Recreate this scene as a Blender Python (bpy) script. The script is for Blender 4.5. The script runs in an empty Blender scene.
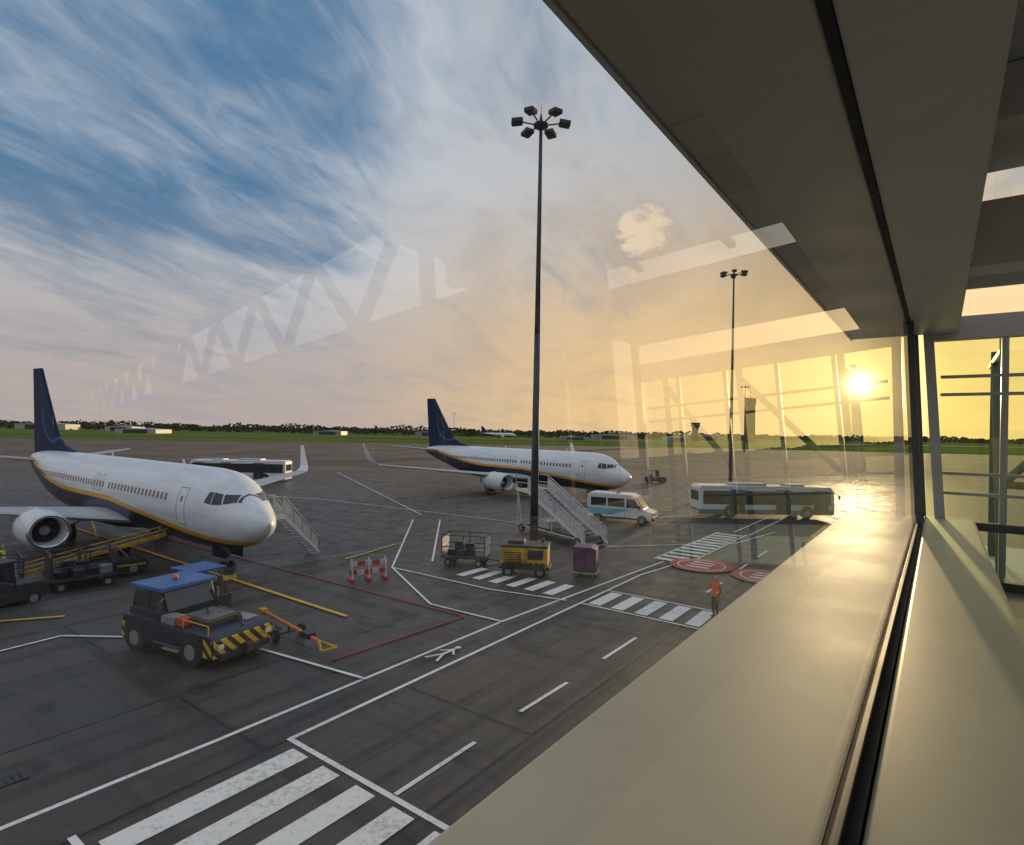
import bpy, bmesh, math, random
from mathutils import Vector, Matrix, noise
random.seed(7)
scene=bpy.context.scene
R=math.radians
# ------------------------------------------------------------------ materials
def newmat(name):
    m=bpy.data.materials.new(name); m.use_nodes=True
    nt=m.node_tree; b=nt.nodes['Principled BSDF']; return m,nt,b
def simple(name,col,rough=.5,metal=0.,var=.12,scale=3.,coat=0.,spec=.5):
    m,nt,b=newmat(name)
    n=nt.nodes.new('ShaderNodeTexNoise'); n.inputs['Scale'].default_value=scale; n.inputs['Detail'].default_value=4
    tc=nt.nodes.new('ShaderNodeTexCoord'); nt.links.new(tc.outputs['Object'],n.inputs['Vector'])
    r=nt.nodes.new('ShaderNodeValToRGB')
    r.color_ramp.elements[0].position=.3; r.color_ramp.elements[1].position=.7
    r.color_ramp.elements[0].color=[c*(1-var) for c in col]+[1]
    r.color_ramp.elements[1].color=[min(1,c*(1+var*.6)) for c in col]+[1]
    nt.links.new(n.outputs['Fac'],r.inputs['Fac']); nt.links.new(r.outputs['Color'],b.inputs['Base Color'])
    mr=nt.nodes.new('ShaderNodeMapRange'); mr.inputs['To Min'].default_value=max(0.02,rough*.8); mr.inputs['To Max'].default_value=min(1,rough*1.25)
    nt.links.new(n.outputs['Fac'],mr.inputs['Value']); nt.links.new(mr.outputs['Result'],b.inputs['Roughness'])
    b.inputs['Metallic'].default_value=metal
    b.inputs['Specular IOR Level'].default_value=spec
    b.inputs['Coat Weight'].default_value=coat
    return m
class NB:
    def __init__(s,nt): s.nt=nt
    def n(s,t,**k):
        x=s.nt.nodes.new(t)
        for a,v in k.items(): setattr(x,a,v)
        return x
    def put(s,sock,v):
        if isinstance(v,bpy.types.NodeSocket): s.nt.links.new(v,sock)
        else: sock.default_value=v
    def m(s,op,a,b=0.,c=0.,clamp=False):
        x=s.n('ShaderNodeMath',operation=op,use_clamp=clamp)
        s.put(x.inputs[0],a); s.put(x.inputs[1],b)
        if len(x.inputs)>2: s.put(x.inputs[2],c)
        return x.outputs[0]
    def mix(s,f,a,b,mode='MIX'):
        x=s.n('ShaderNodeMix',data_type='RGBA',blend_type=mode)
        s.put(x.inputs[0],f)
        s.put(x.inputs[6],a if isinstance(a,bpy.types.NodeSocket) else (*a,1)); s.put(x.inputs[7],b if isinstance(b,bpy.types.NodeSocket) else (*b,1))
        return x.outputs[2]
    def noise(s,vec,scale,detail=5,rough=.5,dist=0.):
        x=s.n('ShaderNodeTexNoise'); s.put(x.inputs['Vector'],vec); x.inputs['Scale'].default_value=scale
        x.inputs['Detail'].default_value=detail; x.inputs['Roughness'].default_value=rough; x.inputs['Distortion'].default_value=dist
        return x.outputs['Fac']
    def mr(s,v,a,b,c=0.,d=1.,smooth=True):
        x=s.n('ShaderNodeMapRange'); 
        if smooth: x.interpolation_type='SMOOTHSTEP'
        s.put(x.inputs[0],v); x.inputs[1].default_value=a; x.inputs[2].default_value=b; x.inputs[3].default_value=c; x.inputs[4].default_value=d
        return x.outputs[0]
    def mapping(s,vec,rot=(0,0,0),scale=(1,1,1),loc=(0,0,0)):
        x=s.n('ShaderNodeMapping'); s.put(x.inputs[0],vec); x.inputs['Rotation'].default_value=rot; x.inputs['Scale'].default_value=scale; x.inputs['Location'].default_value=loc
        return x.outputs[0]
M={}
M['white']=simple('white_paint',(.76,.77,.79),.35,var=.08,coat=.3)
M['whiteold']=simple('worn_white',(.58,.58,.57),.5,var=.2)
M['navy']=simple('navy_paint',(.007,.011,.036),.4,coat=.15,var=.3)
M['blue']=simple('blue_paint',(.03,.10,.34),.45,coat=.1,var=.3)
M['lblue']=simple('light_blue',(.10,.42,.62),.4)
M['yellow']=simple('yellow_paint',(.60,.34,.02),.5,var=.45)
M['orange']=simple('orange_paint',(.75,.18,.03),.5)
M['red']=simple('red_paint',(.50,.05,.03),.5)
M['black']=simple('black_rubber',(.02,.02,.022),.7)
M['dark']=simple('dark_metal',(.032,.032,.036),.5,var=.4)
M['grey']=simple('grey_metal',(.28,.29,.30),.45,metal=.3,var=.15)
M['lgrey']=simple('light_grey',(.44,.45,.47),.4,var=.1)
M['chrome']=simple('bare_metal',(.6,.6,.62),.25,metal=.9,var=.1)
M['purple']=simple('container_purple',(.10,.025,.10),.5)
M['winglass']=simple('window_glass_dark',(.015,.02,.028),.08,var=.05,spec=.8)
M['steelmast']=simple('galvanised_mast',(.07,.075,.09),.55,metal=.3,scale=1.2,var=.3)
M['skin']=simple('skin',(.45,.27,.19),.6)
M['hair']=simple('hair',(.03,.02,.015),.8)
M['cloth']=simple('dark_clothes',(.025,.027,.04),.9)
M['vest']=simple('orange_vest',(.85,.10,.02),.8)
M['vesty']=simple('yellow_vest',(.55,.75,.05),.8)
M['reflect']=simple('reflective_tape',(.7,.7,.68),.3)
M['bluegreen']=simple('bus_green',(.05,.18,.17),.4)
def grass_mat():
    m,nt,b=newmat('grass'); q=NB(nt); tc=q.n('ShaderNodeTexCoord'); P=tc.outputs['Object']
    a=q.noise(q.mapping(P,scale=(.3,1,1)),.012,5,.6); c=q.noise(P,.15,4,.6)
    col=q.mix(q.mr(a,.35,.65),(.085,.13,.025),(.17,.185,.055)); col=q.mix(q.m('MULTIPLY',q.mr(c,.4,.7),.4),col,(.06,.08,.025))
    nt.links.new(col,b.inputs['Base Color']); b.inputs['Roughness'].default_value=1.; b.inputs['Specular IOR Level'].default_value=0.
    return m
M['grass']=grass_mat()
def stripe_mat():
    m,nt,b=newmat('hazard_stripes'); q=NB(nt)
    tc=q.n('ShaderNodeTexCoord'); sp=q.n('ShaderNodeSeparateXYZ'); nt.links.new(tc.outputs['Object'],sp.inputs[0])
    v=q.m('ADD',q.m('ADD',sp.outputs[0],sp.outputs[1]),sp.outputs[2]); v=q.m('FRACT',q.m('MULTIPLY',v,2.4)); v=q.m('GREATER_THAN',v,.5)
    nt.links.new(q.mix(v,(.62,.40,.02),(.02,.02,.02)),b.inputs['Base Color']); b.inputs['Roughness'].default_value=.5
    return m
M['hazard']=stripe_mat()
def fuselage_mat():
    m,nt,b=newmat('aircraft_livery'); q=NB(nt)
    tc=q.n('ShaderNodeTexCoord'); sp=q.n('ShaderNodeSeparateXYZ'); nt.links.new(tc.outputs['Object'],sp.inputs[0])
    x,z=sp.outputs[0],sp.outputs[2]
    zl=q.m('ADD',1.80,q.m('MULTIPLY',q.mr(x,1.,15.,smooth=False),1.25)); zl=q.m('ADD',zl,q.m('MULTIPLY',q.mr(x,22.,37.),1.5))
    dz=q.m('SUBTRACT',z,zl)
    up=q.m('GREATER_THAN',dz,.28); yl=q.m('GREATER_THAN',dz,0.)
    dirt=q.noise(q.mapping(tc.outputs['Object'],scale=(.35,1.5,2.5)),1.2,5)
    panel=q.m('LESS_THAN',q.m('FRACT',q.m('DIVIDE',x,2.4)),.008)
    wh=q.mix(q.mr(dirt,.35,.75),(.80,.82,.85),(.68,.70,.73))
    wh=q.mix(q.m('MULTIPLY',panel,.5),wh,(.3,.3,.32))
    c=q.mix(yl,(.008,.013,.05),(.85,.40,.005)); c=q.mix(up,c,wh)
    nt.links.new(c,b.inputs['Base Color']); b.inputs['Roughness'].default_value=.34; b.inputs['Coat Weight'].default_value=.15
    return m
M['livery']=fuselage_mat()
def tail_mat():
    m,nt,b=newmat('tail_livery'); q=NB(nt)
    tc=q.n('ShaderNodeTexCoord'); sp=q.n('ShaderNodeSeparateXYZ'); nt.links.new(tc.outputs['Object'],sp.inputs[0])
    x,z=sp.outputs[0],sp.outputs[2]
    dx=q.m('SUBTRACT',x,33.2); dz=q.m('SUBTRACT',z,9.2)
    rr=q.m('SQRT',q.m('ADD',q.m('MULTIPLY',dx,dx),q.m('MULTIPLY',dz,dz)))
    band=q.m('MULTIPLY',q.m('LESS_THAN',q.m('ABSOLUTE',q.m('SUBTRACT',rr,3.0)),.13),q.m('LESS_THAN',z,9.0))
    c=q.mix(band,(.005,.018,.075),(.04,.10,.22))
    nt.links.new(c,b.inputs['Base Color']); b.inputs['Roughness'].default_value=.6; b.inputs['Specular IOR Level'].default_value=.15
    return m
M['tail']=tail_mat()
def ground_mat():
    m,nt,b=newmat('apron_asphalt'); q=NB(nt)
    tc=q.n('ShaderNodeTexCoord'); P=tc.outputs['Object']
    st=q.mapping(P,rot=(0,0,-R(53.6)))
    n1=q.noise(P,.06,4,.6); n2=q.noise(P,.8,7,.7); n3=q.noise(P,16,3,.7)
    br=q.n('ShaderNodeTexBrick'); br.offset=.5; br.inputs['Scale'].default_value=1.; br.inputs['Mortar Size'].default_value=.06; br.inputs['Mortar Smooth'].default_value=.1
    br.inputs['Brick Width'].default_value=9.; br.inputs['Row Height'].default_value=4.6; br.inputs['Bias'].default_value=0.
    br.inputs['Color1'].default_value=(.0,.0,.0,1); br.inputs['Color2'].default_value=(1,1,1,1)
    nt.links.new(q.mapping(st,loc=(1.3,1.0,0)),br.inputs['Vector'])
    mort=br.outputs['Fac']; slab=br.outputs['Color']
    sepc=q.n('ShaderNodeSeparateColor'); nt.links.new(slab,sepc.inputs[0])
    base=q.mix(q.mr(n1,.3,.7),(.038,.030,.027),(.072,.058,.051))
    base=q.mix(q.m('MULTIPLY',sepc.outputs[0],.55),base,(.100,.081,.072))
    base=q.mix(q.m('MULTIPLY',q.mr(n2,.42,.75),.75),base,(.13,.106,.092))
    base=q.mix(q.m('MULTIPLY',q.mr(n3,.35,.7),.5),base,(.026,.023,.022))
    tr=q.noise(q.mapping(st,scale=(.03,1.6,1)),1.,3,.6)
    base=q.mix(q.m('MULTIPLY',q.mr(tr,.50,.64),.7),base,(.015,.014,.014))
    tr2=q.noise(q.mapping(st,scale=(1.1,.02,1)),1.,3,.6,.3)
    base=q.mix(q.m('MULTIPLY',q.mr(tr2,.52,.66),.65),base,(.017,.015,.015))
    oil=q.noise(P,.5,3,.55,.6); base=q.mix(q.m('MULTIPLY',q.mr(oil,.60,.68),.8),base,(.011,.010,.010))
    base=q.mix(q.m('MULTIPLY',mort,.95),base,(.006,.006,.006))
    spw=q.n('ShaderNodeSeparateXYZ'); nt.links.new(P,spw.inputs[0])
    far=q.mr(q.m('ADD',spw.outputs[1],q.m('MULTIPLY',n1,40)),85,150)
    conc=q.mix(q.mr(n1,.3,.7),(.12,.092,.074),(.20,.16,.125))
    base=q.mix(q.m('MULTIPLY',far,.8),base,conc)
    nt.links.new(base,b.inputs['Base Color'])
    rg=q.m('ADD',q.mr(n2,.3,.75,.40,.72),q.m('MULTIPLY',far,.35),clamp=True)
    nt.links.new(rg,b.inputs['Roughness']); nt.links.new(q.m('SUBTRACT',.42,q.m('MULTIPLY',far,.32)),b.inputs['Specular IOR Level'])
    bp=q.n('ShaderNodeBump'); nt.links.new(q.mr(spw.outputs[1],20,60,.4,0.),bp.inputs['Strength']); bp.inputs['Distance'].default_value=.01
    nt.links.new(n3,bp.inputs['Height']); nt.links.new(bp.outputs['Normal'],b.inputs['Normal'])
    return m
M['ground']=ground_mat()
def paint(name,col,wear=.5):
    m,nt,b=newmat(name); q=NB(nt); tc=q.n('ShaderNodeTexCoord'); P=tc.outputs['Object']
    a=q.noise(P,7,6,.75); c=q.noise(P,.5,3,.6)
    f=q.m('MULTIPLY',q.mr(q.m('ADD',q.m('MULTIPLY',a,.65),q.m('MULTIPLY',c,.35)),.49,.62),wear)
    nt.links.new(q.mix(f,col,(.06,.053,.05)),b.inputs['Base Color']); b.inputs['Roughness'].default_value=.7
    return m
M['mw']=paint('white_road_paint',(.80,.79,.77),.4)
M['my']=paint('yellow_road_paint',(.75,.44,.02),.35)
M['mr']=paint('red_road_paint',(.28,.035,.03),.6)
M['mrc']=paint('red_circle_paint',(.50,.12,.07),.3)
def glass_mat(name,tint,k=1.6,base=.05):
    m=bpy.data.materials.new(name); m.use_nodes=True; nt=m.node_tree; nt.nodes.clear(); q=NB(nt)
    lw=q.n('ShaderNodeLayerWeight'); lw.inputs[0].default_value=.5
    f=q.m('POWER',lw.outputs['Facing'],5.); f=q.m('ADD',q.m('MULTIPLY',f,k),base,clamp=True)
    t=q.n('ShaderNodeBsdfTransparent'); t.inputs[0].default_value=(*tint,1)
    g=q.n('ShaderNodeBsdfGlossy'); g.inputs['Roughness'].default_value=.0; g.inputs[0].default_value=(.95,.96,.92,1)
    mx=q.n('ShaderNodeMixShader'); nt.links.new(f,mx.inputs[0]); nt.links.new(t.outputs[0],mx.inputs[1]); nt.links.new(g.outputs[0],mx.inputs[2])
    o=q.n('ShaderNodeOutputMaterial'); nt.links.new(mx.outputs[0],o.inputs[0]); return m
M['glass']=glass_mat('facade_glass',(.99,.99,.97),.82,.14)
M['glassg']=glass_mat('green_tinted_glass',(.90,.95,.78),.5)
M['glassc']=glass_mat('clear_glass',(.97,.98,.96),.5,.03)
def panel_mat(name,col,rough=.45,spots=0.,rv=.12):
    m,nt,b=newmat(name); q=NB(nt); tc=q.n('ShaderNodeTexCoord'); P=tc.outputs['Object']
    n=q.noise(P,1.1,5,.6); n2=q.noise(P,60,3,.6)
    c=q.mix(q.mr(n,.3,.7),[v*.84 for v in col],col)
    if spots: c=q.mix(q.m('MULTIPLY',q.mr(n2,.66,.72),spots),c,[min(1,v*1.7) for v in col])
    nt.links.new(c,b.inputs['Base Color']); nt.links.new(q.mr(n,.3,.7,rough*(1-rv),rough*(1+rv)),b.inputs['Roughness'])
    return m
M['sill']=panel_mat('sill_coating',(.52,.51,.35),rough=.42,rv=.05)
M['ledge']=panel_mat('ledge_coating',(.54,.50,.37),rough=.55,rv=.06)
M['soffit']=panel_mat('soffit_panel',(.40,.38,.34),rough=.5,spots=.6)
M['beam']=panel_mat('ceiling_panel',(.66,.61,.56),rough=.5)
M['wallb']=panel_mat('wall_panel',(.40,.40,.39))
M['walld']=panel_mat('dark_screen',(.035,.035,.035),rough=.85)
M['floor']=panel_mat('floor_vinyl',(.20,.21,.19),rough=.3)
M['frame']=simple('frame_metal',(.10,.11,.10),.4,metal=.2)
M['framel']=simple('frame_light',(.45,.45,.43),.4,metal=.2)
# ------------------------------------------------------------------ mesh helpers
def link(o,parent=None):
    scene.collection.objects.link(o)
    if parent: o.parent=parent
    return o
def root(name,x,y,z=0,rot=0):
    e=bpy.data.objects.new(name,None); e.location=(x,y,z); e.rotation_euler=(0,0,rot); e.empty_display_size=.3
    return link(e)
def mk(name,verts,faces,mat,parent=None,smooth=False):
    me=bpy.data.meshes.new(name); me.from_pydata([tuple(v) for v in verts],[],faces)
    mats=mat if isinstance(mat,(list,tuple)) else [mat]
    for a in mats: me.materials.append(M[a] if isinstance(a,str) else a)
    bm=bmesh.new(); bm.from_mesh(me); bmesh.ops.recalc_face_normals(bm,faces=bm.faces); bm.to_mesh(me); bm.free()
    if smooth:
        for p in me.polygons: p.use_smooth=True
    return link(bpy.data.objects.new(name,me),parent)
def box(pa,name,c,s,mat,bev=.02,rot=None,taper=None):
    bm=bmesh.new(); bmesh.ops.create_cube(bm,size=1)
    for v in bm.verts:
        if taper and v.co.z>0: v.co.x*=taper[0]; v.co.y*=taper[1]
        v.co=Vector((v.co.x*s[0],v.co.y*s[1],v.co.z*s[2]))
    if bev>0: bmesh.ops.bevel(bm,geom=bm.edges[:],offset=min(bev,min(s)*.3),segments=2,affect='EDGES',profile=.7)
    if rot: bmesh.ops.rotate(bm,verts=bm.verts,matrix=rot)
    bmesh.ops.translate(bm,verts=bm.verts,vec=c)
    me=bpy.data.meshes.new(name); bm.to_mesh(me); bm.free(); me.materials.append(M[mat])
    return link(bpy.data.objects.new(name,me),pa)
def prism(pa,name,prof,y0,y1,mat,bev=.03):
    """profile in (x,z), extruded over y"""
    bm=bmesh.new(); a=[bm.verts.new((x,y0,z)) for x,z in prof]; b=[bm.verts.new((x,y1,z)) for x,z in prof]
    n=len(prof); bm.faces.new(a); bm.faces.new(b[::-1])
    for i in range(n): bm.faces.new((a[i],b[i],b[(i+1)%n],a[(i+1)%n]))
    bmesh.ops.recalc_face_normals(bm,faces=bm.faces)
    if bev>0: bmesh.ops.bevel(bm,geom=bm.edges[:],offset=bev,segments=2,affect='EDGES',profile=.7)
    me=bpy.data.meshes.new(name); bm.to_mesh(me); bm.free(); me.materials.append(M[mat])
    return link(bpy.data.objects.new(name,me),pa)
def cyl(pa,name,p0,p1,r0,mat,r1=None,seg=16,smooth=True):
    r1=r0 if r1 is None else r1
    p0=Vector(p0);p1=Vector(p1);d=p1-p0;bm=bmesh.new()
    bmesh.ops.create_cone(bm,cap_ends=True,segments=seg,radius1=r0,radius2=r1,depth=d.length)
    q=d.to_track_quat('Z','Y').to_matrix()
    bmesh.ops.rotate(bm,verts=bm.verts,matrix=q); bmesh.ops.translate(bm,verts=bm.verts,vec=(p0+p1)/2)
    me=bpy.data.meshes.new(name); bm.to_mesh(me); bm.free(); me.materials.append(M[mat])
    if smooth:
        for p in me.polygons: p.use_smooth=len(p.vertices)==4
    return link(bpy.data.objects.new(name,me),pa)
def sticks(pa,name,segs,r,mat,seg=8):
    bm=bmesh.new()
    for p0,p1 in segs:
        p0=Vector(p0);p1=Vector(p1);d=p1-p0
        g=bmesh.ops.create_cone(bm,cap_ends=True,segments=seg,radius1=r,radius2=r,depth=d.length)
        bmesh.ops.rotate(bm,verts=g['verts'],matrix=d.to_track_quat('Z','Y').to_matrix()); bmesh.ops.translate(bm,verts=g['verts'],vec=(p0+p1)/2)
    me=bpy.data.meshes.new(name); bm.to_mesh(me); bm.free(); me.materials.append(M[mat])
    return link(bpy.data.objects.new(name,me),pa)
def wheel(pa,name,x,y,z,r,w):
    cyl(pa,name+'_tyre',(x,y-w/2,z),(x,y+w/2,z),r,'black',seg=24)
    cyl(pa,name+'_rim',(x,y-w/2-.01,z),(x,y+w/2+.01,z),r*.55,'grey',seg=18)
def lathe(pa,name,prof,cx,cy,cz,mat,seg=40,zs=1.,flat=0.):
    V=[];F=[]
    for x,r in prof:
        for k in range(seg):
            a=2*math.pi*k/seg; zz=math.sin(a)*r
            if zz<0: zz*=1-flat
            V.append((cx+x,cy+math.cos(a)*r,cz+zz*zs))
    for i in range(len(prof)-1):
        for k in range(seg):
            k2=(k+1)%seg; F.append((i*seg+k,i*seg+k2,(i+1)*seg+k2,(i+1)*seg+k))
    return mk(name,V,F,mat,pa,True)
# ------------------------------------------------------------------ aircraft
STN=[(0,.02,2.97,2.93),(.08,.22,3.16,2.72),(.35,.5,3.42,2.42),(.8,.82,3.72,2.15),(1.5,1.18,4.07,1.85),(2.1,1.4,4.42,1.68),(2.9,1.62,5.0,1.52),(3.7,1.77,5.3,1.42),
(5,1.87,5.45,1.34),(6.5,1.88,5.48,1.32),(12,1.88,5.48,1.32),(18,1.88,5.48,1.32),(24.5,1.88,5.48,1.32),(27.5,1.83,5.48,1.5),(30.5,1.6,5.47,2.05),(33.5,1.22,5.42,2.75),(36,.85,5.3,3.35),(38,.5,5.1,3.85),(39.3,.2,4.85,4.3),(39.5,.08,4.75,4.5)]
def stn(x):
    for i in range(len(STN)-1):
        if STN[i][0]<=x<=STN[i+1][0]:
            a=STN[i];b=STN[i+1];pa=STN[max(0,i-1)];pb=STN[min(len(STN)-1,i+2)]
            u=(x-a[0])/(b[0]-a[0]); o=[]
            h=b[0]-a[0]
            for k in (1,2,3):
                if i<1: 
                    o.append(a[k]+(b[k]-a[k])*math.sqrt(u)); continue
                m0=(b[k]-pa[k])/(b[0]-pa[0])*h; m1=(pb[k]-a[k])/(pb[0]-a[0])*h
                o.append((2*u**3-3*u*u+1)*a[k]+(u**3-2*u*u+u)*m0+(-2*u**3+3*u*u)*b[k]+(u**3-u*u)*m1)
            return o
    return STN[-1][1:]
def fpt(x,ang,off=0.):
    w,t,b=stn(x); cz=(t+b)/2; hh=(t-b)/2
    return Vector((x,math.sin(ang)*(w+off),cz+math.cos(ang)*(hh+off)))
def ang_at(x,z):
    w,t,b=stn(x); return math.acos(max(-1,min(1,(z-(t+b)/2)/((t-b)/2))))
def patch(V,F,corn,side,off=.012,nx=4,ny=4):
    b0=len(V)
    for j in range(ny+1):
        for i in range(nx+1):
            u=i/nx;v=j/ny
            x=(corn[0][0]*(1-u)+corn[1][0]*u)*(1-v)+(corn[3][0]*(1-u)+corn[2][0]*u)*v
            z=(corn[0][1]*(1-u)+corn[1][1]*u)*(1-v)+(corn[3][1]*(1-u)+corn[2][1]*u)*v
            V.append(fpt(x,side*ang_at(x,z),off))
    for j in range(ny):
        for i in range(nx):
            a=b0+j*(nx+1)+i; F.append((a,a+1,a+nx+2,a+nx+1))
def loft(pa,name,secs,mat):
    prof=[(0,0),(.03,.35),(.12,.75),(.3,1),(.55,.8),(.8,.4),(1,.03),(1,-.03),(.8,-.2),(.55,-.45),(.3,-.6),(.12,-.5),(.03,-.28)]
    V=[];F=[];n=len(prof)
    for x,y,z,c,t,ca in secs:
        for u,w in prof: 
            d=w*t*.5; V.append((x+u*c,y-math.sin(ca)*d,z+math.cos(ca)*d))
    for i in range(len(secs)-1):
        for k in range(n): k2=(k+1)%n; F.append((i*n+k,i*n+k2,(i+1)*n+k2,(i+1)*n+k))
    F.append(tuple(range(n))); F.append(tuple(range((len(secs)-1)*n,len(secs)*n)))
    return mk(name,V,F,mat,pa,False)
def aircraft(x,y,hd,name='passenger_airplane'):
    e=root(name,x,y,0,hd+math.pi)
    seg=56; xs=[0,.02,.05,.08,.14,.22,.35,.5,.65,.8]+[1+.25*i for i in range(20)]+[6+i for i in range(18)]+[24+.6*i for i in range(26)]+[39.5]
    xs=[v for v in xs if v<=39.5]
    V=[];F=[]
    for xx in xs:
        for k in range(seg): V.append(fpt(xx,2*math.pi*k/seg))
    for i in range(len(xs)-1):
        for k in range(seg): k2=(k+1)%seg; F.append((i*seg+k,i*seg+k2,(i+1)*seg+k2,(i+1)*seg+k))
    F.append(tuple(range((len(xs)-1)*seg,len(xs)*seg)))
    mk('fuselage',V,F,'livery',e,True)
    V=[];F=[];V2=[];F2=[]
    for sd in (1,-1):
        for i in range(50):
            wx=6.9+i*.508
            if 15.2<wx<15.6 : continue
            patch(V,F,[(wx,3.78),(wx+.25,3.78),(wx+.25,4.13),(wx,4.13)],sd,.010,2,2)
        for c in ([(1.72,3.98),(2.2,3.88),(2.42,4.33),(1.98,4.30)],[(2.25,3.87),(2.75,3.85),(2.88,4.42),(2.48,4.34)],[(2.80,3.86),(3.22,3.92),(3.16,4.44),(2.93,4.42)]):
            patch(V,F,c,sd,.014)
        patch(V,F,[(1.55,3.965),(1.68,3.975),(1.93,4.31),(1.97,4.38)],sd,.014)
        for (dx,w,z0,z1) in ((4.75,.86,2.68,4.5),(34.1-2.0,.76,2.95,4.55),(16.3,.5,3.55,4.5),(17.3,.5,3.55,4.5)):
            t=.04
            for c in ([(dx,z0),(dx+w,z0),(dx+w,z0+t),(dx,z0+t)],[(dx,z1),(dx+w,z1),(dx+w,z1+t),(dx,z1+t)],[(dx,z0),(dx+t,z0),(dx+t,z1),(dx,z1)],[(dx+w,z0),(dx+w+t,z0),(dx+w+t,z1),(dx+w,z1)]):
                patch(V2,F2,c,sd,.008,3,8)
        patch(V,F,[(5.1,3.85),(5.27,3.85),(5.27,4.12),(5.1,4.12)],sd,.012,2,2)
        for (dx,w,z0,z1) in ((8.6,1.3,1.75,2.6),(26.4,1.2,1.95,2.8)):
            t=.03
            for c in ([(dx,z1),(dx+w,z1),(dx+w,z1+t),(dx,z1+t)],[(dx,z0),(dx+t,z0),(dx+t,z1),(dx,z1)],[(dx+w,z0),(dx+w+t,z0),(dx+w+t,z1),(dx+w,z1)]):
                patch(V2,F2,c,sd,.008,3,6)
    mk('cabin_and_cockpit_windows',V,F,'winglass',e,True); mk('door_outlines',V2,F2,'grey',e)
    lathe(e,'wing_fairing',[(-5.2,.05),(-4.6,.5),(-3.6,.82),(-2,1.0),(0,1.05),(2,1.0),(3.6,.8),(4.8,.45),(5.4,.05)],18,0,1.75,'navy',32,.62).scale=(1,1.75,1)
    for sd,nm in ((1,'starboard'),(-1,'port')):
        S=[(13.0,1.2,1.95,8.4,1.05,0),(15.3,4.0,2.22,5.9,.75,0),(16.9,6.0,2.42,4.3,.52,0),(20.2,12,3.02,2.75,.3,0),(22.6,16.3,3.45,1.75,.2,0),(22.85,16.75,3.52,1.65,.17,.25),(23.15,17.1,3.70,1.5,.15,.7),(23.5,17.32,4.05,1.3,.12,1.2),(24.1,17.5,4.7,1.0,.09,1.4),(24.95,17.75,5.95,.5,.06,1.4)]
        S1=S[:6]; S2=S[5:]
        f=lambda L:[(a,sd*b,c,d,t,sd*ca) for a,b,c,d,t,ca in L]
        loft(e,nm+'_wing',f(S1),'lgrey'); loft(e,nm+'_winglet',f(S2),'white')
        for fy in (4.2,8.2,11.6):
            fx=13.6+fy*.55; z=1.75+.1*fy
            lathe(e,nm+'_flap_fairing',[(0,.02),(.5,.15),(1.5,.2),(2.6,.13),(3.3,.01)],fx+3.0,sd*fy,z,'lgrey',12)
        loft(e,nm+'_tailplane',[(34.0,sd*.4,4.55,3.9,.38,0),(35.9,sd*4,4.95,2.7,.25,0),(37.6,sd*7.1,5.3,1.4,.12,0)],'lgrey')
        ey=sd*5.0; ex=13.9; ez=1.62
        lathe(e,nm+'_engine_nacelle',[(1.2,.74),(.4,.78),(.12,.80),(.02,.86),(0,.92),(.06,.98),(.3,1.05),(.9,1.12),(1.7,1.14),(2.6,1.07),(3.4,.92),(3.9,.80),(3.95,.74),(3.3,.7)],ex,ey,ez,'white',44,1,.08)
        lathe(e,nm+'_engine_intake_lip',[(.14,.785),(.02,.858),(-.012,.92),(.05,.995),(.16,1.032)],ex,ey,ez,'chrome',44,1.004,.08)
        lathe(e,nm+'_engine_core',[(2.8,.55),(3.9,.52),(4.8,.36),(4.85,.3),(4.5,.28),(5.3,.02)],ex,ey,ez,'grey',28)
        lathe(e,nm+'_fan_spinner',[(.55,.0),(.7,.12),(.95,.26),(1.0,.27)],ex,ey,ez,'lgrey',24)
        V=[];F=[]
        for k in range(24):
            a=2*math.pi*k/24
            b0=len(V)
            for r,da,xx in ((.24,0,.95),(.745,.05,1.0),(.745,.2,1.12),(.24,.24,1.12)):
                V.append((ex+xx,ey+math.cos(a+da)*r,ez+math.sin(a+da)*r))
            F.append((b0,b0+1,b0+2,b0+3))
        mk(nm+'_fan_blades',V,F,'dark',e); cyl(e,nm+'_fan_back',(ex+1.14,ey,ez),(ex+1.2,ey,ez),.76,'black',seg=32)
        prism(e,nm+'_pylon',[(ex+1.2,ez+1.05),(ex+2.6,ez+1.18),(ex+4.6,ez+.85),(ex+4.4,ez+.5),(ex+3.4,ez+.75)],ey-.12,ey+.12,'white',.03)
        gy=sd*2.86; cyl(e,nm+'_main_gear_leg',(19.7,gy,.5),(19.6,gy*.97,2.1),.11,'lgrey')
        sticks(e,nm+'_main_gear_brace',[((19.7,gy,.9),(19.5,gy*.45,1.7)),((19.7,gy,1.0),(18.9,gy,1.9))],.05,'grey')
        wheel(e,nm+'_main_wheel_outer',19.7,gy+.38*sd,.56,.56,.36); wheel(e,nm+'_main_wheel_inner',19.7,gy-.38*sd,.56,.56,.36)
        box(e,nm+'_nose_gear_door',(4.0,sd*.42,1.2),(1.5,.03,.5),'navy',.005)
    out=[(27.6,5.46),(30.6,5.95),(32.2,6.6),(37.2,12.45),(39.15,12.5),(38.3,5.1),(31.5,5.2)]
    prism(e,'tail_fin',out,-.13,.13,'tail',.05)
    sticks(e,'rudder_seam',[((36.2,.135,5.6),(38.2,.135,12.3)),((36.2,-.135,5.6),(38.2,-.135,12.3))],.010,'navy',4)
    cyl(e,'apu_exhaust',(39.35,0,4.62),(39.75,0,4.66),.17,'dark',.13)
    cyl(e,'nose_gear_leg',(4.05,0,.4),(3.95,0,1.7),.075,'lgrey'); sticks(e,'nose_gear_brace',[((4.0,0,.9),(3.2,0,1.6)),((4.05,-.3,.34),(4.05,.3,.34))],.04,'grey')
    wheel(e,'nose_wheel_starboard',4.05,.21,.34,.34,.18); wheel(e,'nose_wheel_port',4.05,-.21,.34,.34,.18)
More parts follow.
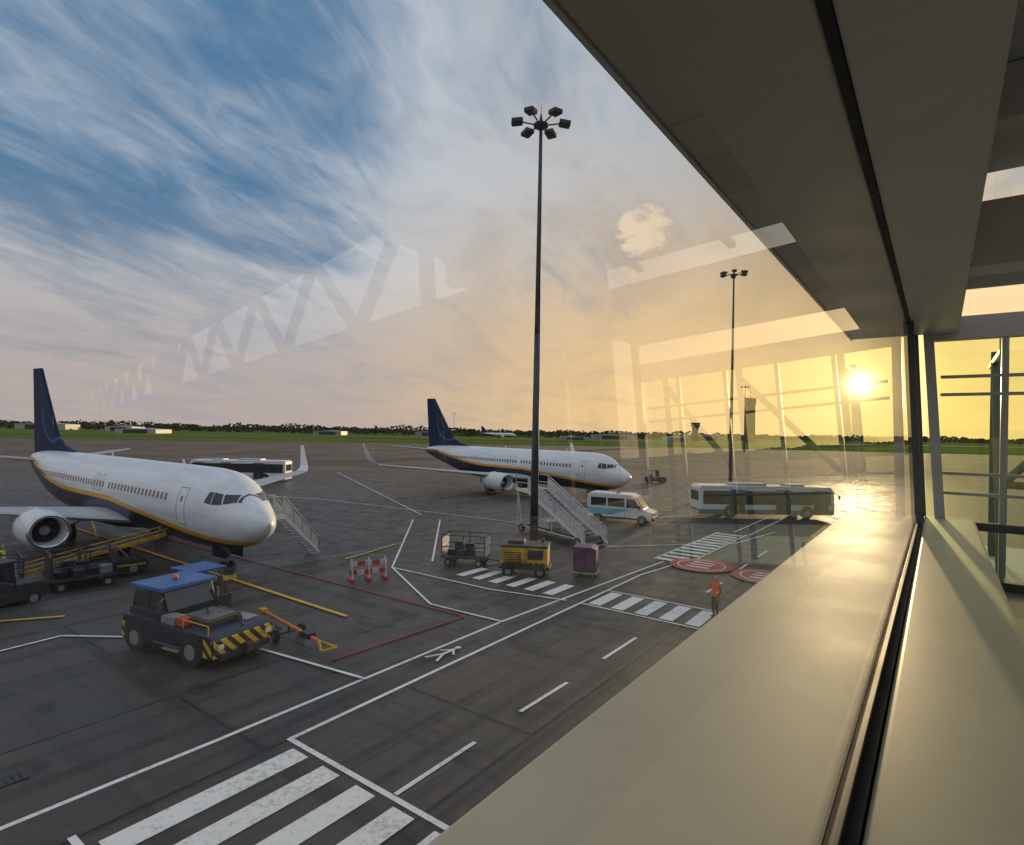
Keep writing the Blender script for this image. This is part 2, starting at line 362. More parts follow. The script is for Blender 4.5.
    prism(e,'upper_antenna',[(9,5.45),(9.35,5.45),(9.4,5.75),(9.25,5.75)],-.02,.02,'white',.005)
    prism(e,'upper_antenna_aft',[(20,5.45),(20.35,5.45),(20.4,5.75),(20.25,5.75)],-.02,.02,'white',.005)
    return e
hd1=math.atan2(-math.cos(R(52.4)),math.sin(R(52.4)))
a1=aircraft(-11.5,27.7,hd1)
hd2=math.atan2(-math.cos(R(41)),math.sin(R(41)))
def instance_tree(src,name,loc,rz):
    e=bpy.data.objects.new(name,None); link(e); e.location=loc; e.rotation_euler=(0,0,rz)
    for c in src.children:
        o=bpy.data.objects.new(c.name,c.data); link(o,e); o.location=c.location; o.rotation_euler=c.rotation_euler; o.scale=c.scale
    return e
instance_tree(a1,'passenger_airplane.001',(12.5,60.6,0),hd2+math.pi)
instance_tree(a1,'passenger_airplane.002',(5,640,0),R(185))
# ------------------------------------------------------------------ ground
def sheet(name,pts,z,mat):
    return mk(name,[(x,y,z) for x,y in pts],[tuple(range(len(pts)))],mat)
sheet('ground',[(-9000,-3000),(9000,-3000),(9000,9000),(-9000,9000)],0,'ground')
sheet('grass_field',[(-9000,330),(-600,270),(-150,290),(100,330),(300,270),(900,240),(9000,240),(9000,9000),(-9000,9000)],.02,'grass')
sheet('runway',[(-9000,560),(9000,600),(9000,625),(-9000,590)],.05,'ground')
d=(math.sin(R(36.4)),math.cos(R(36.4))); n=(-math.cos(R(36.4)),math.sin(R(36.4)))
def ST(s,t): return (s*d[0]+t*n[0],s*d[1]+t*n[1])
mv=[];mf=[];mi=[];mz=[.004]
def quad(pts,mt):
    b=len(mv); z=mz[0]; mz[0]+=.0008
    for p in pts: mv.append((p[0],p[1],z))
    mf.append(tuple(range(b,b+len(pts)))); mi.append(mt)
def line(p,q,w,mt=0):
    p=Vector(p);q=Vector(q);u=(q-p).normalized();v=Vector((-u.y,u.x))*w/2
    quad([p-v,q-v,q+v,p+v],mt)
def poly(pts,w,mt=0):
    for a,b in zip(pts,pts[1:]): line(a,b,w,mt)
line((-14.2,4.9),(-7.1,14.2),.13); line((-7.1,14.2),(-.3,23.4),.13); line((-.3,23.4),(9.3,35.0),.13); line((17.8,46),(48,86),.13)
line((-5.35,14.32),(7.1,31.5),.13); line((7.1,31.5),(10.3,34.8),.13); line((18.3,44.5),(48,84),.13)
line(ST(8.35,12.85),ST(8.35,5.5),.14)
line(ST(3.9,12.9),ST(3.9,5.5),.14)
for k in range(6): 
    t=12.05-k*1.17; line(ST(4.15,t),ST(8.15,t),.62)
for a,b in (((-5.4,8.0),(-3.9,10.1)),((-2.32,12.2),(-.78,14.3)),((.36,15.9),(1.83,17.8)),((3.23,19.7),(4.8,21.8)),((9.6,28.2),(11.1,30.2)),((12.6,32.4),(14.1,34.5)),((15.6,36.6),(17.1,38.6))): line(a,b,.12)
line(ST(22.9,13.0),ST(22.9,7.0),.12); line(ST(25.6,13.0),ST(25.6,7.0),.12)
for k in range(5): t=12.3-k*1.1; line(ST(23.1,t),ST(25.4,t),.6)
for k in range(6): t=20.3-k*1.1; line(ST(23.1,t),ST(25.2,t),.55)
for k in range(12): s=34.2+k*1.05; line(ST(s,12.0),ST(s,13.9),.5)
line(ST(34,14.0),ST(46.5,13.9),.12); line(ST(34,11.9),ST(46.5,11.8),.12)
poly([(-8.25,49.2),(-6.5,32.1),(-3.46,25.5),(-.26,23.3)],.12)
poly([(-6.,49.5),(-4.5,33.7)],.12); poly([(-6.5,32.1),(-.92,28),(2.6,26.4)],.12)
poly([(-26,22),(-17,19.4),(-16.1,20.9),(-13.8,20.9)],.12); line((-8.55,20),(-4.36,17.75),.12)
poly([(6.5,39),(16,41),(21,46)],.12); poly([(-20,62),(3,47),(30,62)],.12); line((-60,75),(-20,62),.12)
poly([(22,62),(34,92)],.15,1); poly([(-30,100),(-8,52)],.12)
poly([(-12.8,31.7),(-1.8,23.9),(-5.85,19.1)],.13,2); poly([(-30,44),(-12.8,31.7)],.13,2)
line((-45,52.3),(-6.6,23.6),.2,1); line((-9.6,33.9),(-7.6,38.5),.14,1); line((-30,18.5),(-17.6,23),.16,1); line((-34.,47),(-27.,38),.14,1)
line((-40,110),(80,95),.3,1); line((-22,88),(16,57.5),.2,1)
def disc(c,r,mt,seg=40): quad([(c[0]+math.cos(2*math.pi*k/seg)*r,c[1]+math.sin(2*math.pi*k/seg)*r) for k in range(seg)],mt)
for c in ((11.2,33.9),(13.9,31.4)):
    disc(c,1.8,3); disc(c,1.36,0); disc(c,1.28,3)
    for k in (-1,0,1): 
        cc=(c[0]+k*.62*.59,c[1]+k*.62*.8); line((cc[0]-.55,cc[1]+.4),(cc[0]+.5,cc[1]-.35),.26,0)
pc=ST(14.6,13.5)
def ps(a,b): return (pc[0]+a*d[0]+b*n[0],pc[1]+a*d[1]+b*n[1])
disc(ps(.75,0),.11,0,14); line(ps(.6,0),ps(0,0),.13); line(ps(0,0),ps(-.6,.28),.1); line(ps(0,0),ps(-.6,-.25),.1); line(ps(.5,0),ps(.15,.32),.08); line(ps(.5,0),ps(.15,-.32),.08)
o=mk('apron_markings',mv,mf,['mw','my','mr','mrc'])
for p,i in zip(o.data.polygons,mi): p.material_index=i
g=root('drain_grate',-10.8,12.3,0,R(53)); box(g,'grate_frame',(0,0,.015),(1.0,.42,.03),'dark',.005)
for k in range(7): box(g,'grate_bar_%d'%k,(-.39+k*.13,0,.034),(.04,.34,.012),'black',.003)
# ------------------------------------------------------------------ masts
def mast(name,x,y,h,rz=.2):
    e=root(name,x,y,0,rz)
    box(e,'concrete_base',(0,0,.12),(1.0,1.0,.24),'wallb',.03)
    cyl(e,'base_flange',(0,0,.24),(0,0,.3),.36,'dark'); cyl(e,'column_lower',(0,0,.28),(0,0,h*.5),.28,'steelmast',.20,20); cyl(e,'column_upper',(0,0,h*.5),(0,0,h),.19,'steelmast',.11,20)
    box(e,'service_hatch',(0,-.27,1.1),(.22,.06,.7),'dark',.01)
    cyl(e,'head_ring',(0,0,h-.25),(0,0,h-.1),.5,'dark'); cyl(e,'head_cap',(0,0,h),(0,0,h+.6),.14,'dark',.05)
    for k in range(6):
        a=k*math.pi/3; c,s=math.cos(a),math.sin(a)
        cyl(e,'arm_%d'%k,(0,0,h-.2),(c*1.35,s*1.35,h+.02),.05,'dark',seg=8)
        rot=Matrix.Rotation(a,3,'Z')@Matrix.Rotation(R(8),3,'Y')
        box(e,'floodlight_%d'%k,(c*1.62,s*1.62,h+.02),(.78,.66,.30),'dark',.1,rot)
        box(e,'floodlight_lens_%d'%k,(c*1.60,s*1.60,h-.15),(.58,.5,.03),'dark',.01,rot)
    sticks(e,'lightning_rod',[((0,0,h+.4),(0,0,h+1.1))],.02,'dark')
    return e
mast('floodlight_mast',1.6,39.3,28.6,.05); mast('floodlight_mast.001',31.7,83.9,31)
mast('floodlight_mast.002',103,257,29); mast('floodlight_mast.003',-60,600,25)
# ------------------------------------------------------------------ buses / van
def bus(name,x,y,rz,L=12.5,band='bluegreen'):
    e=root(name,x,y,0,rz); W=2.5
    prism(e,'body',[(-L/2,.35),(L/2,.35),(L/2+.05,1.2),(L/2-.05,2.5),(L/2-.35,2.92),(-L/2+.2,2.95),(-L/2,2.7)],-W/2,W/2,'white',.09)
    prism(e,'lower_skirt',[(-L/2+.02,.3),(L/2-.02,.3),(L/2+.02,.75),(-L/2-.02,.75)],-W/2-.012,W/2+.012,band,.02)
    for sd in (1,-1):
        box(e,'window_band',(0,sd*(W/2+.002),1.85),(L-.7,.03,1.25),'black',.01)
        nwin=8
        for k in range(nwin):
            w=(L-1.0)/nwin; cx=-L/2+.5+w*(k+.5)
            box(e,'side_window_%d'%k,(cx,sd*(W/2+.02),1.85),(w-.07,.03,1.15),'winglass',.012)
        for dxx in (-L*.22,L*.12,L*.4):
            for q_ in (-.36,.36): box(e,'door_leaf',(dxx+q_,sd*(W/2+.036),1.42),(.66,.05,2.05),'winglass',.02)
            box(e,'door_frame',(dxx,sd*(W/2+.008),2.56),(1.5,.05,.1),'dark',.01)
        for wx in (-L/2+2.9,L/2-2.6):
            cyl(e,'wheel_arch',(wx,sd*(W/2-.3),.55),(wx,sd*(W/2+.016),.55),.6,'black',seg=24)
            wheel(e,'wheel',wx,sd*(W/2-.12),.48,.48,.3)
    box(e,'windscreen',(L/2+.02,0,1.85),(.08,2.2,1.35),'winglass',.03); box(e,'rear_window',(-L/2-.01,0,1.95),(.05,2.0,.9),'winglass',.02)
    box(e,'roof_unit',(-1.5,0,3.03),(3.2,1.7,.22),'lgrey',.06); box(e,'roof_unit_front',(3,0,3.0),(1.6,1.5,.16),'lgrey',.05)
    for s_ in (1,-1):
        box(e,'headlamp',(L/2+.04,s_*.95,.8),(.06,.35,.18),'reflect',.02); sticks(e,'mirror_arm',[((L/2,s_*1.2,2.4),(L/2+.35,s_*1.4,2.2))],.025,'black'); box(e,'mirror',(L/2+.36,s_*1.42,2.0),(.1,.2,.42),'black',.03)
    return e
bus('apron_bus',23.9,55.4,R(2)+0,12.8)
bus('apron_bus.001',-38.4,82.5,R(180),13.5,'lgrey')
def van(name,x,y,rz):
    e=root(name,x,y,0,rz); W=2.0
    prism(e,'body',[(-2.8,.4),(2.75,.4),(2.85,.75),(2.8,1.08),(2.05,1.32),(1.35,2.3),(.95,2.5),(-2.6,2.55),(-2.8,2.3)],-W/2,W/2,'white',.09)
    prism(e,'windscreen',[(2.0,1.40),(1.36,2.26),(1.40,2.3),(2.06,1.42)],-.85,.85,'winglass',.008)
    for sd in (1,-1):
        yy=sd*(W/2+.003)
        prism(e,'front_side_window',[(1.75,1.42),(1.3,2.15),(.62,2.18),(.62,1.38)],min(yy-.02,yy+.02),max(yy-.02,yy+.02),'winglass',.01)
        box(e,'side_window_mid',(-.25,yy,1.8),(1.4,.04,.72),'winglass',.015); box(e,'side_window_rear',(-1.8,yy,1.8),(1.35,.04,.72),'winglass',.015)
        prism(e,'blue_stripe',[(-2.79,.75),(-.6,.75),(1.0,1.25),(.2,1.3),(-1.2,1.3),(-2.79,1.3)],min(yy-.008,yy+.008),max(yy-.008,yy+.008),'lblue',0)
        box(e,'sill_trim',(0,yy,.5),(4.6,.03,.14),'black',.01); box(e,'door_seam',(.5,yy,1.3),(.02,.012,1.7),'dark',0); box(e,'door_seam_rear',(-.98,yy,1.3),(.02,.012,1.7),'dark',0)
        for wx in (-1.85,1.95):
            cyl(e,'wheel_arch',(wx,sd*(W/2-.3),.42),(wx,sd*(W/2+.006),.42),.43,'black',seg=24); wheel(e,'wheel',wx,sd*(W/2-.1),.36,.36,.22)
        box(e,'headlamp',(2.74,sd*.78,.98),(.2,.36,.2),'reflect',.04); box(e,'mirror',(1.75,sd*1.17,1.5),(.12,.2,.28),'black',.03)
        box(e,'tail_lamp',(-2.81,sd*.85,1.2),(.05,.18,.5),'red',.02)
    box(e,'front_bumper',(2.84,0,.55),(.14,1.9,.28),'dark',.04); box(e,'grille',(2.86,0,.92),(.05,1.0,.16),'black',.01)
    cyl(e,'beacon',(-.3,0,2.52),(-.3,0,2.68),.09,'orange'); box(e,'roof_bar',(-.3,0,2.6),(.1,1.5,.06),'dark',.01)
    return e
van('minibus',9.6,50.0,math.atan2(-2.4,5))
# ------------------------------------------------------------------ mobile stairs
def stairs(name,lo,hi,ht,w=1.6,chassis=True):
    lo=Vector(lo);hi=Vector(hi);v=hi-lo;L=v.length
    e=root(name,lo.x,lo.y,0,math.atan2(v.y,v.x)); Lr=L-1.6
    ns=int(ht/.2)
    for k in range(ns):
        u=(k+.5)/ns; box(e,'step_%d'%k,(Lr*u,0,ht*u),(Lr/ns*.95,w-.2,.04),'grey',.005)
    for sd in (1,-1):
        y=sd*w/2
        prism(e,'stringer',[(0,.15),(.0,.35),(Lr,ht+.1),(L,ht+.1),(L,ht-.12),(Lr,ht-.2)],y-.035,y+.035,'white',.01)
        prism(e,'side_panel',[(0.1,.4),(.1,1.05),(Lr,ht+.95),(Lr,ht+.1)],y-.012,y+.012,'whiteold',0)
        sticks(e,'handrail',[((.1,y,1.2),(Lr,y,ht+1.1)),((Lr,y,ht+1.1),(L,y,ht+1.1)),((L,y,ht),(L,y,ht+1.1)),((L,y,ht+.55),(Lr,y,ht+.55))]+[((Lr*u,y,ht*u+.2),(Lr*u,y,ht*u+1.15)) for u in (.03,.25,.5,.75,1)],.028,'chrome')
        if chassis:
            sticks(e,'support_frame',[((L-.3,y,ht-.1),(L-.9,y,.5)),((Lr*.55,y,ht*.5),(L-.9,y,.5)),((.4,y,.5),(L-.2,y,.5)),((L-.3,y,ht-.1),(L-.3,y,.5)),((Lr*.55,y,ht*.5),(Lr*.55,y,.5))],.05,'whiteold')
            for wx in (.8,L-.9): wheel(e,'wheel',wx,y,.32,.32,.2)
            cyl(e,'outrigger',(L*.5,y*1.15,0),(L*.5,y*1.15,.6),.04,'dark')
    box(e,'platform',(L-.8,0,ht),(1.6,w,.07),'grey',.01)
    if chassis: box(e,'chassis',(L*.5,0,.52),(L*.9,w*.7,.16),'dark',.02); box(e,'motor_housing',(L*.62,0,.85),(1.2,w*.6,.55),'lgrey',.05)
    return e
stairs('mobile_boarding_stairs',(5.8,38.7),(1.2,45.8),3.2,1.9)
stairs('mobile_boarding_stairs.001',(-11.9,35.2),(-14.3,32.1),2.65,1.1,chassis=False)
# ------------------------------------------------------------------ pushback tug
def tug(name,x,y,rz):
    e=root(name,x,y,0,rz)
    prism(e,'chassis_body',[(-2.2,.35),(2.25,.35),(2.4,.55),(2.4,.98),(2.2,1.08),(-.3,1.16),(-.5,1.2),(-2.1,1.2),(-2.25,1.0)],-1.15,1.15,'navy',.06)
    prism(e,'hazard_end',[(2.36,.4),(2.44,.42),(2.44,.95),(2.36,.98)],-1.12,1.12,'hazard',0)
    for sd in (1,-1):
        a,b_=(1.152,1.165) if sd>0 else (-1.165,-1.152)
        prism(e,'hazard_side',[(1.98,.42),(2.36,.42),(2.36,.95),(1.98,.98)],a,b_,'hazard',0); prism(e,'hazard_side_rear',[(-2.2,.45),(-2.05,.45),(-2.05,.95),(-2.2,.95)],a,b_,'hazard',0)
        prism(e,'side_locker_seam',[(-.5,.5),(.8,.5),(.8,.52),(-.5,.52)],a,b_,'grey',0); box(e,'step_plate',(.5,sd*1.2,.42),(.8,.14,.04),'grey',.01)
    sticks(e,'cab_pillars',[((-1.95,-.95,1.15),(-1.8,-.9,2.1)),((-1.95,.95,1.15),(-1.8,.9,2.1)),((-.2,-.95,1.15),(-.5,-.9,2.1)),((-.2,.95,1.15),(-.5,.9,2.1)),((-1.1,-.97,1.15),(-1.1,-.92,2.1)),((-1.1,.97,1.15),(-1.1,.92,2.1))],.05,'navy')
    box(e,'cab_roof',(-1.15,0,2.17),(1.75,2.05,.14),'blue',.05); box(e,'cab_lower',(-1.1,0,1.3),(1.75,2.1,.32),'navy',.05)
    prism(e,'cab_windscreen',[(-.17,1.45),(-.47,2.1),(-.43,2.12),(-.13,1.46)],-.88,.88,'winglass',.005)
    prism(e,'cab_rear_window',[(-1.97,1.45),(-1.84,2.1),(-1.87,2.1),(-2.0,1.45)],-.88,.88,'winglass',.005)
    for sd in (1,-1): prism(e,'cab_side_window',[(-1.88,1.46),(-.28,1.46),(-.52,2.08),(-1.78,2.08)],sd*.94-.012,sd*.94+.012,'winglass',.004)
    box(e,'engine_cover',(.75,0,1.2),(1.5,1.3,.2),'dark',.05); 
    for k in range(7): box(e,'engine_louvre_%d'%k,(.25+k*.17,0,1.315),(.07,1.0,.025),'grey',.005)
    box(e,'tool_box',(.1,-.85,1.25),(.7,.45,.28),'grey',.04); box(e,'deck_hatch',(1.4,.75,1.12),(.9,.5,.06),'grey',.02)
    box(e,'red_warning_box',(.65,-.9,1.28),(.32,.3,.26),'red',.03); sticks(e,'deck_rail',[((.9,-1.08,1.05),(.9,-1.08,1.42)),((.9,-1.08,1.42),(2.1,-1.08,1.38)),((2.1,-1.08,1.38),(2.1,-1.08,1.05))],.02,'yellow')
    sticks(e,'hoses',[((1.2,.2,1.3),(1.7,.5,1.2)),((1.7,.5,1.2),(2.2,.1,1.12)),((.2,.3,1.32),(.9,-.2,1.36))],.03,'black')
    sticks(e,'mirror_arms',[((-.3,s*.95,1.9),(-.1,s*1.25,1.85)) for s in (1,-1)],.02,'black'); 
    for s in (1,-1): box(e,'mirror',(-.1,s*1.27,1.72),(.06,.16,.28),'black',.02)
    cyl(e,'beacon',(-1.1,0,2.24),(-1.1,0,2.4),.08,'orange'); cyl(e,'exhaust_pipe',(-.1,.9,1.1),(-.1,.9,1.9),.05,'dark')
    for sd in (1,-1):
        for wx in (-1.5,1.35):
            cyl(e,'wheel_arch',(wx,sd*.8,.5),(wx,sd*1.156,.5),.54,'black',seg=24); wheel(e,'wheel',wx,sd*1.02,.46,.46,.3)
        box(e,'headlight',(2.46,sd*.9,.75),(.06,.2,.14),'reflect',.02); box(e,'rear_light',(-2.26,sd*.9,.85),(.06,.2,.12),'red',.02)
    box(e,'bumper',(2.47,0,.42),(.16,1.9,.2),'dark',.03); box(e,'tow_hitch',(2.6,0,.5),(.25,.25,.3),'dark',.03)
    return e
tug('pushback_tug',-10.85,20.1,math.atan2(-1.45,3.0))
def small_tractor(name,x,y,rz,roof='blue',body='navy'):
    e=root(name,x,y,0,rz)
    prism(e,'body',[(-1.5,.3),(1.5,.3),(1.55,.85),(1.3,.98),(.35,1.02),(.3,.7),(-.9,.7),(-.95,1.0),(-1.5,1.0)],-.7,.7,body,.04)
    sticks(e,'roof_posts',[((.35,s*.62,.95),(.2,s*.62,1.95)) for s in (1,-1)]+[((-.95,s*.62,.95),(-.9,s*.62,1.95)) for s in (1,-1)],.035,'dark')
    box(e,'roof',(-.35,0,1.99),(1.5,1.45,.09),roof,.03); box(e,'seat',(-.6,0,.85),(.45,1.1,.3),'black',.06); box(e,'seat_back',(-.82,0,1.15),(.12,1.1,.5),'black',.05)
    prism(e,'windscreen',[(.33,1.05),(.2,1.9),(.23,1.9),(.36,1.05)],-.6,.6,'winglass',.003)
    for s in (1,-1):
        for wx in (-1.0,1.0): wheel(e,'wheel',wx,s*.62,.3,.3,.2)
        box(e,'lamp',(1.53,s*.5,.7),(.06,.16,.12),'reflect',.02)
    return e
small_tractor('baggage_tractor',-12.8,23.5,R(150))
small_tractor('baggage_tractor.001',-21.0,23.7,R(75),'dark','dark')
small_tractor('baggage_tractor.002',22.4,90,R(10),'dark','dark')
small_tractor('baggage_tractor.003',11.2,75,R(160),'yellow','yellow')
e=root('aircraft_tow_bar',-9.4,22.4,0,math.atan2(19.2-22.3,-5.9+9.3)); L=4.7
sticks(e,'bar',[((0,0,.55),(L*.85,0,.45))],.06,'orange'); sticks(e,'fork',[((L*.85,0,.45),(L,.28,.35)),((L*.85,0,.45),(L,-.28,.35)),((L,-.28,.35),(L,.28,.35))],.05,'yellow')
box(e,'tow_head',(-.15,0,.55),(.35,.25,.2),'yellow',.03); sticks(e,'axle',[((1.9,-.5,.25),(1.9,.5,.25)),((1.9,0,.5),(1.9,0,.25)),((1.7,-.4,.5),(2.1,-.4,.5))],.04,'dark')
for s in (1,-1): wheel(e,'wheel',1.9,s*.5,.22,.22,.14)
box(e,'shear_box',(L*.7,0,.5),(.5,.3,.2),'dark',.03)
# ------------------------------------------------------------------ belt loader
def loader(name,p0,p1,z0,z1):
    p0=Vector(p0); p1=Vector(p1); v=p1-p0; L=v.length; h=z1-z0
    e=root(name,p0.x,p0.y,0,math.atan2(v.y,v.x))
    rot=Matrix.Rotation(-math.atan2(h,L),3,'Y'); cx=L/2; zm=(z0+z1)/2
    box(e,'conveyor_frame',(cx,0,zm),(L*1.02,.95,.2),'yellow',.02,rot); box(e,'belt',(cx,0,zm+.12),(L,.7,.05),'black',.01,rot)
    sticks(e,'guide_rails',[((0,s*.5,z0+.3),(L,s*.5,z1+.3)) for s in (1,-1)]+[((u*L,s*.5,z0+h*u),(u*L,s*.5,z0+.3+h*u)) for u in (.02,.2,.4,.6,.8,.98) for s in (1,-1)],.025,'yellow')
    prism(e,'chassis',[(.9,.3),(5.0,.3),(5.1,.6),(4.9,.85),(3.4,.9),(1.0,.75)],-.95,.95,'dark',.04)
    box(e,'cab_seat',(4.3,.75,1.1),(.5,.45,.5),'black',.06); box(e,'engine_box',(3.2,.78,1.0),(1.2,.45,.5),'dark',.04); sticks(e,'lift_arms',[((1.6,s*.4,.6),(3.2,s*.4,z0+h*.55)) for s in (1,-1)]+[((4.4,s*.4,.7),(3.8,s*.4,z0+h*.65)) for s in (1,-1)],.05,'grey')
    sticks(e,'control_pod',[((2.2,-.9,.8),(2.2,-.9,1.5)),((2.2,-.9,1.5),(2.6,-.9,1.5)),((2.6,-.9,1.5),(2.6,-.9,.8))],.03,'dark')
    box(e,'side_bumper',(3,-.97,.55),(3.9,.04,.10),'yellow',.01)
    for s in (1,-1):
        for wx in (1.6,4.4): wheel(e,'wheel',wx,s*.85,.34,.34,.24)
    return e
loader('belt_loader',(-23.0,27.2),(-18.7,31.4),.62,1.85)
# ------------------------------------------------------------------ ground power unit, carts, container
e=root('ground_power_unit',.85,31.3,0,R(-8))
box(e,'housing',(0,0,1.05),(2.5,1.5,1.0),'yellow',.06); box(e,'roof_cover',(0,0,1.62),(2.55,1.56,.1),'dark',.03); box(e,'control_panel',(.6,-.765,1.2),(.8,.03,.5),'dark',.01); 
for k in range(5): box(e,'louvre_%d'%k,(-.6,-.76,.8+k*.12),(.9,.03,.05),'black',.005)
box(e,'side_panel_seam',(.12,-.757,1.05),(.02,.02,.9),'black',0); box(e,'top_gear',(-.5,.1,1.75),(.9,.8,.18),'dark',.05)
box(e,'chassis',(0,0,.45),(2.7,1.3,.14),'dark',.02); sticks(e,'draw_bar',[((-1.3,0,.45),(-2.1,0,.35))],.04,'dark'); cyl(e,'exhaust',(.9,.4,1.6),(.9,.4,1.9),.06,'dark')
box(e,'cable_tray',(0,-.9,.6),(2.3,.3,.3),'black',.03); sticks(e,'cable_coils',[((-1+.3*k,-1.06,.5),(-.8+.3*k,-1.06,.85)) for k in range(7)],.04,'black')
for s in (1,-1):
    for wx in (-.85,.85): wheel(e,'wheel',wx,s*.66,.3,.3,.2)
def cart(name,x,y,rz,col):
    e=root(name,x,y,0,rz)
    box(e,'deck',(0,0,.5),(2.6,1.45,.1),'dark',.02); sticks(e,'frame',[((a,b,.5),(a,b,1.75)) for a in (-1.25,0,1.25) for b in (-.68,.68)]+[((-1.25,b,h),(1.25,b,h)) for b in (-.68,.68) for h in (1.75,1.1)]+[((a,-.68,h),(a,.68,h)) for a in (-1.25,1.25) for h in (1.75,1.1)],.03,'dark')
    box(e,'end_panel',(-1.25,0,1.1),(.03,1.3,1.0),col,.005); box(e,'end_panel_b',(1.25,0,1.1),(.03,1.3,1.0),col,.005)
    for k,(a,b,c) in enumerate(((-.8,.1,.3),(-.2,-.2,.35),(.45,.2,.28),(.9,-.1,.4),(-.5,.3,.7),(.1,.35,.6))): box(e,'suitcase_%d'%k,(a,b,.56+c/2),(.5,.7 if k<4 else .3,c),('navy','dark','black','grey','dark','navy')[k],.05)
    sticks(e,'draw_bar',[((1.3,0,.4),(2.0,0,.3))],.035,'dark')
    for s in (1,-1):
        for wx in (-.9,.9): wheel(e,'wheel',wx,s*.6,.22,.22,.14)
    return e
cart('baggage_cart',-2.5,33.3,R(-12),'whiteold'); cart('baggage_cart.001',-20.2,27.4,R(48),'dark'); cart('baggage_cart.002',-22.6,24.9,R(48),'dark')
e=root('baggage_container',4.1,31.2,0,R(-15)); prism(e,'shell',[(-.6,.35),(.6,.35),(.6,1.5),(.35,1.62),(-.6,1.62)],-.6,.6,'purple',.03); box(e,'curtain',(0,-.61,.95),(1.0,.02,1.0),'purple',.005); box(e,'base',(0,0,.26),(1.3,1.3,.1),'grey',.02)
sticks(e,'ribs',[((a,-.62,.4),(a,-.62,1.55)) for a in (-.55,0,.55)],.02,'dark')
for s in (1,-1):
    for wx in (-.45,.45): wheel(e,'castor',wx,s*.45,.12,.12,.08)
def barrier(name,x,y,rz,n=5):
    e=root(name,x,y,0,rz)
    for j,z in enumerate((.42,.86)):
        for k in range(n):
            xx=(k-(n-1)/2)*.38; box(e,'plank_%d_%d'%(j,k),(xx,0,z),(.375,.05,.24),'red' if (k+j)%2==0 else 'whiteold',.01)
    w=n*.19
    for s in (-1,0,1):
        sticks(e,'leg',[((s*(w-.1),-.3,.02),(s*(w-.1),-.03,1.1)),((s*(w-.1),.3,.02),(s*(w-.1),.03,1.1))],.035,'whiteold'); box(e,'ballast',(s*(w-.1),0,.07),(.22,.7,.14),'red',.03)
    return e
barrier('safety_barrier',-7.2,29.6,R(28))
e=root('wheel_chock',-14.2,29.3,0,hd1); prism(e,'wedge',[(.0,0),(.3,0),(.15,.2)],-.3,.3,'yellow',.01)
